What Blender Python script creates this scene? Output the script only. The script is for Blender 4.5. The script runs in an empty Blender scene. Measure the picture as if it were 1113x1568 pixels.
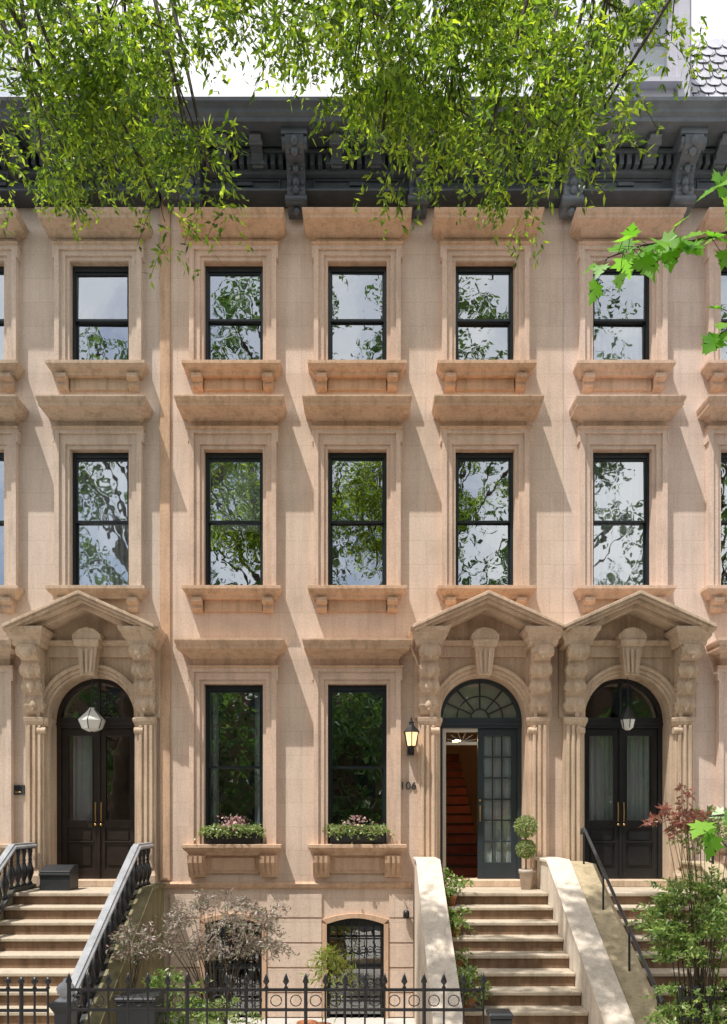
import bpy, math, random
import numpy as np
from mathutils import Vector, Matrix
random.seed(7)
rng=np.random.default_rng(11)
sc=bpy.context.scene
D=12.0; CZ=3.08
def PX(px,p=0): return (px-556.5)/(1200.0/(D-p))
def PZ(py,p=0): return CZ+(1250-py)/(1200.0/(D-p))

# ---------------- materials ----------------
def newmat(n):
    m=bpy.data.materials.new(n); m.use_nodes=True
    nt=m.node_tree; b=nt.nodes['Principled BSDF']; return m,nt,b
def N(nt,t,**k):
    n=nt.nodes.new(t)
    for a,v in k.items(): setattr(n,a,v)
    return n
def ramp(nt,src,stops):
    r=N(nt,'ShaderNodeValToRGB'); e=r.color_ramp.elements
    e[0].position=stops[0][0]; e[0].color=(*stops[0][1],1)
    e[1].position=stops[-1][0]; e[1].color=(*stops[-1][1],1)
    for s in stops[1:-1]:
        q=e.new(s[0]); q.color=(*s[1],1)
    nt.links.new(src,r.inputs[0]); return r.outputs[0]
def mul(nt,a,b,f=1.0,mode='MULTIPLY'):
    m=N(nt,'ShaderNodeMix',data_type='RGBA',blend_type=mode)
    m.inputs[0].default_value=f
    for i,s in ((6,a),(7,b)):
        if isinstance(s,tuple): m.inputs[i].default_value=(*s,1)
        else: nt.links.new(s,m.inputs[i])
    return m.outputs[2]
def noise(nt,vec,scale,detail=6,rough=.6):
    n=N(nt,'ShaderNodeTexNoise'); n.inputs['Scale'].default_value=scale
    n.inputs['Detail'].default_value=detail; n.inputs['Roughness'].default_value=rough
    nt.links.new(vec,n.inputs['Vector']); return n.outputs['Fac']
def stone(name,col,var=.12,joints=False,rough=.85,stain=.25,row=.365,bw=.95,bump=.25):
    m=bpy.data.materials.new(name); m.use_nodes=True; nt=m.node_tree; nt.nodes.clear()
    out=N(nt,'ShaderNodeOutputMaterial'); b=N(nt,'ShaderNodeBsdfDiffuse'); b.inputs['Roughness'].default_value=.0
    nt.links.new(b.outputs[0],out.inputs[0])
    tc=N(nt,'ShaderNodeTexCoord'); o=tc.outputs['Object']
    c=tuple(col); dark=tuple(x*(1-var*1.6) for x in col); lite=tuple(min(1,x*(1+var)) for x in col)
    n1=noise(nt,o,1.3,4,.65)
    base=ramp(nt,n1,[(.3,dark),(.5,c),(.72,lite)])
    mp=N(nt,'ShaderNodeMapping'); mp.inputs['Scale'].default_value=(5,5,.45); nt.links.new(o,mp.inputs[0])
    n2=noise(nt,mp.outputs[0],1.6,3,.7)
    st=ramp(nt,n2,[(.3,(1-stain,1-stain*1.05,1-stain*1.15)),(.55,(1,1,1))])
    base=mul(nt,base,st)
    n3=noise(nt,o,38,1,.7)
    g=ramp(nt,n3,[(.25,(.86,.86,.86)),(.6,(1.0,1.0,1.0)),(.8,(1.05,1.05,1.05))])
    base=mul(nt,base,g)
    h=n3
    if joints:
        sx=N(nt,'ShaderNodeSeparateXYZ'); nt.links.new(o,sx.inputs[0])
        cx=N(nt,'ShaderNodeCombineXYZ'); nt.links.new(sx.outputs[0],cx.inputs[0]); nt.links.new(sx.outputs[2],cx.inputs[1])
        br=N(nt,'ShaderNodeTexBrick'); nt.links.new(cx.outputs[0],br.inputs['Vector'])
        br.inputs['Scale'].default_value=1; br.inputs['Mortar Size'].default_value=.0035
        br.inputs['Mortar Smooth'].default_value=.4
        br.inputs['Brick Width'].default_value=bw; br.inputs['Row Height'].default_value=row
        br.inputs['Color1'].default_value=(1,1,1,1); br.inputs['Color2'].default_value=(.94,.93,.92,1)
        br.inputs['Mortar'].default_value=(.78,.74,.70,1)
        base=mul(nt,base,br.outputs['Color'])
    nt.links.new(base,b.inputs['Color'])
    bp=N(nt,'ShaderNodeBump'); bp.inputs['Strength'].default_value=bump; bp.inputs['Distance'].default_value=.01
    nt.links.new(h,bp.inputs['Height'])
    nt.links.new(bp.outputs[0],b.inputs['Normal'])
    return m
def paint(name,col,rough=.4,metal=0,var=.25,spec=.5):
    m,nt,b=newmat(name); tc=N(nt,'ShaderNodeTexCoord'); o=tc.outputs['Object']
    n1=noise(nt,o,4,4,.7)
    c=ramp(nt,n1,[(.3,tuple(x*(1-var) for x in col)),(.7,tuple(min(1,x*(1+var)) for x in col))])
    nt.links.new(c,b.inputs['Base Color']); b.inputs['Roughness'].default_value=rough
    b.inputs['Metallic'].default_value=metal
    b.inputs['Specular IOR Level'].default_value=spec
    return m
def leafmat(name,stops,trans,tfac=.45):
    m=bpy.data.materials.new(name); m.use_nodes=True; nt=m.node_tree; nt.nodes.clear()
    out=N(nt,'ShaderNodeOutputMaterial'); ge=N(nt,'ShaderNodeNewGeometry')
    col=ramp(nt,ge.outputs['Random Per Island'],[(i/(len(stops)-1),s) for i,s in enumerate(stops)])
    d=N(nt,'ShaderNodeBsdfDiffuse')
    nt.links.new(col,d.inputs['Color'])
    t=N(nt,'ShaderNodeBsdfTranslucent')
    tcol=mul(nt,col,trans,1.0,'MULTIPLY')
    nt.links.new(tcol,t.inputs['Color'])
    mx=N(nt,'ShaderNodeMixShader'); mx.inputs[0].default_value=tfac
    nt.links.new(d.outputs[0],mx.inputs[1]); nt.links.new(t.outputs[0],mx.inputs[2])
    g=N(nt,'ShaderNodeBsdfGlossy'); g.inputs['Roughness'].default_value=.38
    m2=N(nt,'ShaderNodeMixShader'); m2.inputs[0].default_value=.05
    nt.links.new(mx.outputs[0],m2.inputs[1]); nt.links.new(g.outputs[0],m2.inputs[2]); nt.links.new(m2.outputs[0],out.inputs[0])
    return m
def glassmat(name,fac=.45,tint=(.8,.85,.85),bump=.02,scale=2.5):
    m=bpy.data.materials.new(name); m.use_nodes=True; nt=m.node_tree; nt.nodes.clear()
    out=N(nt,'ShaderNodeOutputMaterial')
    g=N(nt,'ShaderNodeBsdfGlossy'); g.inputs['Roughness'].default_value=.012; g.inputs['Color'].default_value=(.93,.97,1,1)
    t=N(nt,'ShaderNodeBsdfTransparent'); t.inputs['Color'].default_value=(*tint,1)
    tc=N(nt,'ShaderNodeTexCoord')
    bp=N(nt,'ShaderNodeBump'); bp.inputs['Strength'].default_value=bump*8; bp.inputs['Distance'].default_value=.02
    nt.links.new(noise(nt,tc.outputs['Object'],scale,2,.4),bp.inputs['Height']); nt.links.new(bp.outputs[0],g.inputs['Normal'])
    mx=N(nt,'ShaderNodeMixShader'); mx.inputs[0].default_value=fac
    nt.links.new(t.outputs[0],mx.inputs[1]); nt.links.new(g.outputs[0],mx.inputs[2]); nt.links.new(mx.outputs[0],out.inputs[0])
    return m
def emit(name,col,s):
    m,nt,b=newmat(name); b.inputs['Base Color'].default_value=(*col,1)
    b.inputs['Emission Color'].default_value=(*col,1); b.inputs['Emission Strength'].default_value=s; return m

M={}
M['wall']=stone('brownstone_wall',(.77,.61,.50),.07,True,stain=.12)
M['wallL']=stone('brownstone_wall_left',(.72,.60,.515),.07,True,stain=.12)
M['wallR']=stone('brownstone_wall_right',(.78,.635,.55),.07,True,stain=.12)
M['trim']=stone('brownstone_trim',(.66,.45,.31),.10,stain=.26)
M['trimL']=stone('brownstone_trim_left',(.58,.45,.34),.10,stain=.26)
M['trimR']=stone('brownstone_trim_right',(.70,.51,.39),.10,stain=.22)
M['surr_trim']=stone('window_surround',(.72,.54,.425),.08,stain=.18)
M['surr_trimL']=stone('window_surround_left',(.67,.545,.45),.08,stain=.18)
M['surr_trimR']=stone('window_surround_right',(.75,.585,.485),.08,stain=.16)
M['arch']=stone('brownstone_portal',(.62,.48,.355),.1,stain=.28)
M['archm']=stone('brownstone_portal_main',(.70,.52,.385),.1,stain=.25)
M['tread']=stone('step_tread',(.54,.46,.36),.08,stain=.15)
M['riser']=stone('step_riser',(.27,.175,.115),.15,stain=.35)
M['cheek']=stone('cheek_wall_limestone',(.74,.645,.54),.07,stain=.2)
M['cheek2']=stone('cheek_wall_tan',(.50,.41,.27),.12,stain=.3)
M['cheek3']=stone('cheek_wall_dark_greenish',(.25,.22,.13),.2,stain=.4)  # dark greenish stone of the left stoop walls
M['cornice']=paint('cornice_black_paint',(.065,.075,.088),.4)
M['corniceR']=paint('cornice_paint_sunlit',(.15,.17,.195),.42)  # right house: same cornice paint, sunlit brightness put into the colour
M['iron']=paint('wrought_iron',(.015,.015,.017),.35)
M['ironrail']=paint('cast_iron_grey',(.05,.055,.06),.35)
M['railtop']=paint('handrail_top',(.35,.36,.38),.35)
M['sash']=paint('sash_dark',(.012,.018,.022),.35)
M['sashw']=paint('dormer_white',(.55,.54,.61),.5,var=.06)
M['doorblack']=paint('door_black_paint',(.018,.018,.02),.3)
M['doorbrown']=paint('door_dark_walnut',(.028,.02,.016),.32)
M['doorslate']=paint('door_slate_paint',(.028,.040,.049),.4,var=.1)
M['cream']=paint('cream_jamb_and_reflection',(.60,.55,.47),.5,var=.06)
M['brass']=paint('brass',(.55,.38,.14),.3,metal=1)
M['glass']=glassmat('window_glass',.48)
M['glassd']=glassmat('window_glass_lower',.26,(.75,.8,.8))
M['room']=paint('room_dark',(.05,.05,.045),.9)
M['roomwarm']=paint('room_warm',(.34,.17,.07),.9)
M['curtain']=paint('curtain_white',(.62,.64,.66),.9,var=.06)
M['shade']=paint('roller_shade',(.42,.45,.46),.9,var=.04)
M['hall']=paint('hall_plaster',(.62,.47,.33),.8,var=.05)
M['carpet']=paint('stair_carpet',(.30,.09,.06),.9)
M['lamp']=emit('lamp_warm',(1,.62,.3),45)
M['lamp2']=emit('lamp_soft',(1,.62,.3),2.5)
M['lampw']=emit('lantern_glow',(1,.66,.32),1.3)
M['frost']=paint('frosted_lantern_glass',(.7,.7,.66),.3,var=.05)
M['slate']=paint('roof_slate',(.50,.50,.56),.6,var=.25)
M['slated']=paint('roof_slate_gap',(.10,.10,.11),.8)
M['terra']=paint('terracotta',(.42,.16,.07),.8)
M['potw']=paint('pot_stone',(.50,.42,.36),.8)
M['bark']=stone('bark',(.10,.075,.055),.3,stain=.3,bump=.8)
M['twig']=paint('twig',(.06,.045,.03),.8)
M['flowerp']=leafmat('flower_pink',[(.55,.32,.40),(.45,.12,.2),(.75,.62,.55),(.65,.55,.3)],(1,1,1),.3)
M['leafsky']=leafmat('tree_leaf',[(.03,.06,.014),(.06,.115,.016),(.11,.19,.02),(.17,.26,.028),(.33,.42,.05)],(2.6,2.5,1.2),.58)
M['leafback']=leafmat('tree_leaf_across',[(.02,.05,.012),(.05,.11,.02),(.10,.17,.04)],(2,2,1.4),.45)
M['leafmaple']=leafmat('maple_leaf',[(.10,.27,.02),(.14,.34,.03),(.2,.4,.04)],(2.0,2.0,1.4),.5)
M['leafjm']=leafmat('japanese_maple_leaf',[(.24,.15,.13),(.36,.28,.25),(.20,.24,.14),(.52,.45,.42)],(1.4,1.3,1.2),.4)
M['leafred']=leafmat('red_maple_leaf',[(.30,.10,.08),(.42,.20,.15),(.22,.16,.08)],(1.5,1.3,1.2),.4)
M['leafshrub']=leafmat('shrub_leaf',[(.06,.13,.03),(.14,.24,.05),(.34,.42,.14),(.12,.2,.05)],(1.7,1.7,1.2),.45)
M['leafvar']=leafmat('variegated_leaf',[(.16,.26,.07),(.38,.44,.16),(.12,.2,.05),(.5,.52,.25)],(1.4,1.4,1.2),.4)
M['leafyel']=leafmat('yellow_leaf',[(.35,.38,.06),(.22,.32,.05),(.45,.42,.12)],(1.5,1.5,1),.4)
M['bin']=paint('bin_plastic',(.02,.022,.025),.45)

# ---------------- mesh builder ----------------
class MB:
    def __init__(s): s.v=[];s.f=[];s.m=[];s.mats=[];s.sm=[]
    def mi(s,m):
        if m not in s.mats: s.mats.append(m)
        return s.mats.index(m)
    def add(s,vs,fs,m,smooth=False):
        o=len(s.v); s.v+= [tuple(v) for v in vs]; k=s.mi(m)
        for f in fs: s.f.append(tuple(i+o for i in f)); s.m.append(k); s.sm.append(smooth)
    def box(s,x0,x1,y0,y1,z0,z1,m):
        vs=[(x0,y0,z0),(x1,y0,z0),(x1,y1,z0),(x0,y1,z0),(x0,y0,z1),(x1,y0,z1),(x1,y1,z1),(x0,y1,z1)]
        s.add(vs,[(0,3,2,1),(4,5,6,7),(0,1,5,4),(1,2,6,5),(2,3,7,6),(3,0,4,7)],m)
    def mould(s,x0,x1,prof,m,yb=0.05,ends=1.0):
        vs=[];n=len(prof)
        pm=min(p for p,z in prof)
        for p,z in prof:
            e=(p-pm)*ends
            vs+=[(x0-e,yb,z),(x0-e,-p,z),(x1+e,-p,z),(x1+e,yb,z)]
        fs=[(3,2,1,0),tuple(4*(n-1)+i for i in (0,1,2,3))]
        for i in range(n-1):
            for j in range(4):
                k=(j+1)%4
                fs.append((4*i+j,4*i+k,4*i+4+k,4*i+4+j))
        s.add(vs,fs,m)
    def prxz(s,pts,y0,y1,m):
        n=len(pts); vs=[(x,y0,z) for x,z in pts]+[(x,y1,z) for x,z in pts]
        fs=[tuple(range(n)),tuple(range(2*n-1,n-1,-1))]+[(i,(i+1)%n,n+(i+1)%n,n+i)[::-1] for i in range(n)]
        s.add(vs,fs,m)
    def pryz(s,pts,x0,x1,m,smooth=False):
        n=len(pts); vs=[(x0,y,z) for y,z in pts]+[(x1,y,z) for y,z in pts]
        fs=[tuple(range(n)),tuple(range(2*n-1,n-1,-1))]+[(i,(i+1)%n,n+(i+1)%n,n+i)[::-1] for i in range(n)]
        s.add(vs,fs,m)
    def tube(s,pts,rad,m,n=8,cap=True):
        vs=[];L=len(pts); P=[Vector(p) for p in pts]
        if not hasattr(rad,'__len__'): rad=[rad]*L
        for i in range(L):
            t=(P[min(i+1,L-1)]-P[max(i-1,0)]).normalized()
            a=Vector((0,0,1)) if abs(t.z)<.9 else Vector((1,0,0))
            u=t.cross(a).normalized(); w=t.cross(u)
            for j in range(n):
                q=2*math.pi*j/n; vs.append(P[i]+(u*math.cos(q)+w*math.sin(q))*rad[i])
        fs=[]
        for i in range(L-1):
            for j in range(n):
                k=(j+1)%n; fs.append((i*n+j,i*n+k,i*n+n+k,i*n+n+j))
        s.add(vs,fs,m,True)
        if cap: s.add([vs[j] for j in range(n)],[tuple(range(n))],m); s.add([vs[(L-1)*n+j] for j in range(n)],[tuple(range(n))],m)
    def lathe(s,c,prof,m,n=12,smooth=True,sx=1,sy=1):
        vs=[];L=len(prof)
        for r,z in prof:
            for j in range(n):
                q=2*math.pi*(j+.5)/n; vs.append((c[0]+r*sx*math.cos(q),c[1]+r*sy*math.sin(q),c[2]+z))
        fs=[]
        for i in range(L-1):
            for j in range(n):
                k=(j+1)%n; fs.append((i*n+j,i*n+k,i*n+n+k,i*n+n+j))
        fs.append(tuple(range(n-1,-1,-1))); fs.append(tuple((L-1)*n+j for j in range(n)))
        s.add(vs,fs,m,smooth)
    def ball(s,c,r,m,n=10,sx=1,sy=1,sz=1):
        prof=[(max(.001,r*math.sin(math.pi*i/7)),-r*sz*math.cos(math.pi*i/7)) for i in range(8)]
        s.lathe(c,prof,m,n,True,sx,sy)
    def build(s,name,parent=None,bevel=0):
        me=bpy.data.meshes.new(name); me.from_pydata(s.v,[],s.f)
        for m in s.mats: me.materials.append(M[m])
        me.polygons.foreach_set('material_index',s.m); me.polygons.foreach_set('use_smooth',s.sm)
        me.update(); o=bpy.data.objects.new(name,me); sc.collection.objects.link(o)
        if parent: o.parent=parent
        if bevel:
            b=o.modifiers.new('bevel','BEVEL'); b.width=bevel; b.segments=2; b.limit_method='ANGLE'; b.angle_limit=math.radians(40)
            b.harden_normals=False
        return o
def empty(name,loc=(0,0,0)):
    o=bpy.data.objects.new(name,None); sc.collection.objects.link(o); return o

# ---------------- windows / trim ----------------
HP=.46
def curtain(b,x0,x1,y,z0,z1,m,amp=.02,wl=.09):
    n=int((x1-x0)/wl*6); vs=[];
    for i in range(n+1):
        x=x0+(x1-x0)*i/n; yy=y+amp*math.sin(i/6*2*math.pi)+.008*math.sin(i*.7)
        vs+=[(x,yy,z0),(x,yy,z1)]
    b.add(vs,[(2*i,2*i+2,2*i+3,2*i+1) for i in range(n)],m,True)
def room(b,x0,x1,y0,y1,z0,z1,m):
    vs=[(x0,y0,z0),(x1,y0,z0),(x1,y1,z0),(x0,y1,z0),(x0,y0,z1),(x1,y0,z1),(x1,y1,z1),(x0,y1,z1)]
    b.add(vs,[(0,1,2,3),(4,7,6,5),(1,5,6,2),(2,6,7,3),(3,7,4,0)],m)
def window(wb,tb,gb,cx,zt,zb,zm,za,zh,tm,row,inside='room',cur=None,glass='glass'):
    hw=.45; sm='surr_'+tm
    for sx in (-1,1):
        xa,xb=sorted((cx+sx*hw,cx+sx*(hw+.03)))
        tb.box(xa,xb,-.02,.2,zb,zt,sm)
    tb.box(cx-hw-.03,cx+hw+.03,-.02,.2,zt,zt+.03,tm)
    def frame(o,i,zo,zi,p,z0):
        tb.box(cx-o,cx-i,-p,.02,z0,zo,sm); tb.box(cx+i,cx+o,-p,.02,z0,zo,sm); tb.box(cx-i-.001,cx+i+.001,-p+.001,.02,zi,zo-.001,sm)
    frame(.505,.452,zt+.06,zt+.002,.055,zb-.02)
    frame(.59,.505,za-.085,zt+.06,.085,zb-.02)
    frame(.66,.59,za-.03,za-.085,.12,zb-.02)
    frame(.685,.66,za-.03,za-.03,.125,za-.22) # ears
    tb.mould(cx-.66,cx+.66,[(.12,za-.032),(.15,za-.02),(.16,za)],tm)
    zz=zh-za
    tb.box(cx-.63,cx+.63,-.10,.02,za,za+zz*.35,tm)
    tb.mould(cx-.64,cx+.64,[(.12,za+zz*.3),(.14,za+zz*.36),(.20,za+zz*.42),(.22,za+zz*.5),(HP-.05,za+zz*.60),(HP-.045,za+zz*.74),(HP-.02,za+zz*.80),(HP,za+zz*.93),(HP,zh)],tm,ends=.5)
    tb.mould(cx-.66,cx+.66,[(.13,zb-.17),(.15,zb-.13),(.21,zb-.09),(.225,zb-.07),(.25,zb-.05),(.25,zb-.004),(.24,zb)],tm,ends=.7)
    if row==2:
        tb.box(cx-.42,cx+.42,-.06,.02,zb-.44,zb-.17,tm)
        tb.box(cx-.34,cx+.34,-.075,.02,zb-.40,zb-.21,tm)
        for sx in (-1,1):
            xb=cx+sx*.545
            tb.pryz([(0.02,zb-.17),(-.20,zb-.17),(-.19,zb-.28),(-.12,zb-.42),(-.09,zb-.50),(.02,zb-.52)],xb-.125,xb+.125,tm)
            for k in (-1,0,1):
                tb.pryz([(0.02,zb-.18),(-.222,zb-.18),(-.212,zb-.28),(-.142,zb-.41),(-.11,zb-.47),(.02,zb-.48)],xb+k*.075-.022,xb+k*.075+.022,tm)
    else:
        tb.box(cx-.44,cx+.44,-.05,.02,zb-.34,zb-.17,tm)
        for sx in (-1,1):
            xb=cx+sx*.535
            tb.pryz([(0.02,zb-.17),(-.2,zb-.17),(-.2,zb-.22),(-.12,zb-.27),(-.13,zb-.32),(-.08,zb-.36),(.02,zb-.36)],xb-.075,xb+.075,tm)
            tb.tube([(xb-.085,-.15,zb-.22),(xb+.085,-.15,zb-.22)],.035,tm,8)
    y=.10
    wb.box(cx-hw+.001,cx-hw+.04,y-.03,y+.08,zb,zt,'sash'); wb.box(cx+hw-.04,cx+hw-.001,y-.03,y+.08,zb,zt,'sash')
    wb.box(cx-hw+.04,cx+hw-.04,y-.03,y+.08,zt-.08,zt-.001,'sash'); wb.box(cx-hw+.04,cx+hw-.04,y-.03,y+.08,zb,zb+.03,'sash')
    def sash(z0,z1,yy,br):
        a=cx-hw+.04;c=cx+hw-.04
        wb.box(a,a+.026,yy,yy+.035,z0,z1,'sash');wb.box(c-.026,c,yy,yy+.035,z0,z1,'sash')
        wb.box(a+.026,c-.026,yy,yy+.035,z1-.03,z1,'sash');wb.box(a+.026,c-.026,yy,yy+.035,z0,z0+br,'sash')
        t=[random.uniform(-.012,.012) for _ in range(2)]
        tl=random.uniform(-.014,.014)
        g=[(a+.026,yy+.018+t[0]*.3,z0+br),(c-.026,yy+.018-t[0]*.3,z0+br),(c-.026,yy+.018-t[0]*.3+tl,z1-.03),(a+.026,yy+.018+t[0]*.3+tl,z1-.03)]
        gb.add(g,[(0,1,2,3)],glass)
    sash(zm-.02,zt-.08,y-.005,.035); sash(zb+.03,zm+.015,y+.04,.05)
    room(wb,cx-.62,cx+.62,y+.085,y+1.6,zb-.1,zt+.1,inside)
    if cur=='full': curtain(wb,cx-.44,cx+.44,y+.2,zb,zt,'curtain')
    if cur=='lower': curtain(wb,cx-.44,cx+.44,y+.2,zb,zm,'curtain')
    if cur=='upper': wb.box(cx-.44,cx+.44,y+.15,y+.16,zm-.1,zt,'shade')
    if cur=='sides':
        curtain(wb,cx-.44,cx-.28,y+.2,zb,zt,'curtain',.03); curtain(wb,cx+.28,cx+.44,y+.2,zb,zt,'curtain',.03)
    if inside=='roomwarm':
        wb.ball((cx-.2,y+1.2,zb+.35),.10,'lamp2',sz=.7)

def console(b,cx,w,ztop,h,pt,m,scale=1):
    k=h/1.06; q=pt/.48
    pts=[(0,0),(.46,0),(.48,-.05),(.465,-.13),(.40,-.19),(.30,-.23),(.33,-.28),(.355,-.36),(.31,-.44),(.235,-.48),(.26,-.54),(.275,-.62),(.22,-.69),(.16,-.73),(.19,-.79),(.20,-.88),(.15,-.97),(.07,-1.04),(0,-1.06)]
    b.pryz([(-p*q+(.02 if p==0 else 0),ztop+z*k) for p,z in pts],cx-w/2,cx+w/2,m)
    for (p,z,r) in [(.39,-.095,.085),(.27,-.36,.075),(.20,-.60,.065),(.125,-.88,.065)]:
        b.tube([(cx-w/2-.02,-p*q,ztop+z*k),(cx+w/2+.02,-p*q,ztop+z*k)],r*min(k,1),m,14)
        b.tube([(cx-w/2-.035,-p*q,ztop+z*k),(cx+w/2+.035,-p*q,ztop+z*k)],r*.4*min(k,1),m,10)
    for (p,z,r,sx) in [(.455,-.12,.06,1.7),(.33,-.38,.055,1.5),(.26,-.60,.05,1.4),(.18,-.87,.05,1.2)]:
        b.ball((cx,-p*q,ztop+z*k),r*k,m,10,sx=sx,sz=1.5)
        for dx in (-.4,.4): b.ball((cx+dx*w,-p*q+.02,ztop+(z+.05)*k),r*k*.55,m,8,sz=2)
        b.ball((cx,-p*q-.015,ztop+(z-.07)*k),r*k*.5,m,8,sz=1.6)

def portal(tb,db,gb,c,kind,m):
    r=.65; zs=4.58; zl=2.0
    W=.735; ZT=5.64; y=-.05; n=24
    xs=[-r*math.cos(math.pi*i/n) for i in range(n+1)]
    for i in range(n):
        xa,xb=xs[i],xs[i+1]; za=zs+math.sqrt(max(0,r*r-xa*xa)); zb=zs+math.sqrt(max(0,r*r-xb*xb))
        tb.add([(c+xa,y,za),(c+xb,y,zb),(c+xb,y,ZT),(c+xa,y,ZT)],[(0,1,2,3)],m)
        tb.add([(c+xa,y,za),(c+xb,y,zb),(c+xb,.36,zb),(c+xa,.36,za)],[(0,1,2,3)],m,True)
        for (r0,r1,yy) in [(r+.005,r+.05,-.075),(r+.05,r+.11,-.10),(r+.11,r+.165,-.135)]:
            a0=math.pi*i/n;a1=math.pi*(i+1)/n
            q=lambda R,a:(c-R*math.cos(a),zs+R*math.sin(a))
            P=[q(r0,a0),q(r1,a0),q(r1,a1),q(r0,a1)]
            vs=[(p[0],yy,p[1]) for p in P]+[(p[0],-.03,p[1]) for p in P]
            tb.add(vs,[(0,1,2,3),(1,5,6,2),(0,3,7,4)],m)
    for s in (-1,1):
        a,b_=sorted((c+s*r,c+s*W)); tb.box(a,b_,y,.36,zl,zs,m); tb.box(a+.001,b_-.001,y+.001,.0,zs,ZT,m) 
        a,b_=sorted((c+s*(r-.0),c+s*(r+.17))); tb.mould(a+.02,b_-.0,[(.10,zs-.14),(.12,zs-.10),(.15,zs-.06),(.155,zs-.02),(.13,zs)],m,ends=.5)
        tb.tube([(a+.02,-.12,zs-.2),(b_-.02,-.12,zs-.2)],.05,m,10)
        pc=c+s*.845
        tb.box(pc-.14,pc+.14,-.12,.02,zl,zs,m)
        for k in (-1,0,1): tb.box(pc+k*.08-.022,pc+k*.08+.022,-.15,.02,zl+.30,zs-.12,m)
        tb.mould(pc-.14,pc+.14,[(.17,zl),(.17,zl+.18),(.145,zl+.22),(.13,zl+.26)],m,ends=.3)
        tb.mould(pc-.13,pc+.13,[(.13,zs-.12),(.16,zs-.06),(.17,zs)],m,ends=.6)
        tb.box(pc-.2,pc+.2,-.08,.02,zs,5.64,m)
        console(tb,pc-s*.01,.27,5.63,1.05,.46,m)
        tb.mould(pc-.19,pc+.19,[(.40,5.60),(.43,5.63),(.44,5.68),(.50,5.73),(.51,5.77),(.56,5.80),(.58,5.86)],m,ends=.6)
    tb.box(c-.66,c+.66,-.10,.0,5.50,5.66,m)
    tb.mould(c-.64,c+.64,[(.11,5.66),(.16,5.69),(.17,5.74)],m,ends=.0)
    tb.prxz([(c-.10,5.20),(c+.10,5.20),(c+.155,5.66),(c-.155,5.66)],-.27,.0,m)
    for k in (-1,0,1): tb.prxz([(c+k*.055-.017,5.23),(c+k*.055+.017,5.23),(c+k*.08+.022,5.58),(c+k*.08-.022,5.58)],-.295,-.2,m)
    tb.mould(c-.17,c+.17,[(.29,5.62),(.32,5.66),(.33,5.72)],m,ends=.5)
    tb.prxz([(c-.21,5.72),(c+.21,5.72),(c+.21,5.80),(c+.12,5.88),(c,5.91),(c-.12,5.88),(c-.21,5.80)],-.30,.0,m)
    w=1.095; zc=5.87; za=6.36; sl=(za-zc)/w
    tb.prxz([(c-w+.03,5.70),(c+w-.03,5.70),(c+w-.03,zc-.1),(c,za-.12),(c-w+.03,zc-.1)],-.07,.02,m)
    def chev(w,dz,t,p,y1=.03):
        tb.prxz([(c-w,zc-dz+(1.095-w)*sl),(c-w,zc-dz-t+(1.095-w)*sl),(c,za-dz-t),(c+w,zc-dz-t+(1.095-w)*sl),(c+w,zc-dz+(1.095-w)*sl),(c,za-dz)],-p,y1,m)
    chev(1.095,0,.05,.65); chev(1.07,.05,.045,.62); chev(1.03,.095,.04,.56); chev(.98,.135,.07,.42)
    # ---- door
    y=.28; zd=2.10
    fm={'slate':'doorslate','black':'doorblack','brown':'doorbrown'}[kind]
    tb.box(c-r,c+r,-.02,.6,zl+.002,zd,m)
    for i in range(n):
        a0=math.pi*i/n;a1=math.pi*(i+1)/n
        q=lambda R,a:(c-R*math.cos(a),zs+R*math.sin(a))
        P=[q(r-.065,a0),q(r+.01,a0),q(r+.01,a1),q(r-.065,a1)]
        vs=[(p[0],y-.04,p[1]) for p in P]+[(p[0],y+.06,p[1]) for p in P]
        db.add(vs,[(0,1,2,3),(0,3,7,4)],fm)
    for s in (-1,1):
        a,b_=sorted((c+s*(r-.065),c+s*(r))); db.box(a,b_,y-.04,y+.06,zd,zs,fm)
    db.box(c-r,c+r,y-.05,y+.07,4.46,4.62,fm); db.box(c-r,c+r,y-.07,y+.07,4.50,4.54,fm)
    rr=r-.06; pts=[(c-rr*math.cos(math.pi*i/n),4.6+rr*math.sin(math.pi*i/n)*.97) for i in range(n+1)]
    gb.add([(x,y+.01,z) for x,z in pts],[tuple(range(n+1))],'glassd')
    def leaf(x0,x1,z0,z1,yy):
        st=.085
        db.box(x0,x0+st,yy,yy+.05,z0,z1,fm); db.box(x1-st,x1,yy,yy+.05,z0,z1,fm)
        zr=z0+.86
        for a,b2 in ((z0,z0+.16),(zr-.06,zr+.06),(z1-.12,z1)): db.box(x0+st,x1-st,yy+.001,yy+.049,a,b2,fm)
        db.box(x0+st,x1-st,yy+.02,yy+.03,z0+.16,zr-.06,fm)
        db.prxz([(x0+st+.04,z0+.22),(x1-st-.04,z0+.22),(x1-st-.04,z0+.55),(x0+st+.04,z0+.55)],yy+.004,yy+.03,fm)
        db.prxz([(x0+st+.04,z0+.61),(x1-st-.04,z0+.61),(x1-st-.04,zr-.12),(x0+st+.04,zr-.12)],yy+.004,yy+.03,fm)
        db.box(x0+st-.01,x1-st+.01,yy-.018,yy+.0,z0+.57,z0+.595,fm)
        gb.add([(x0+st,yy+.025,zr+.06),(x1-st,yy+.027,zr+.06),(x1-st,yy+.023,z1-.12),(x0+st,yy+.021,z1-.12)],[(0,1,2,3)],'glassd')
        db.box(x0+st,x0+st+.015,yy-.01,yy+.02,zr+.06,z1-.12,fm);db.box(x1-st-.015,x1-st,yy-.01,yy+.02,zr+.06,z1-.12,fm)
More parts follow.
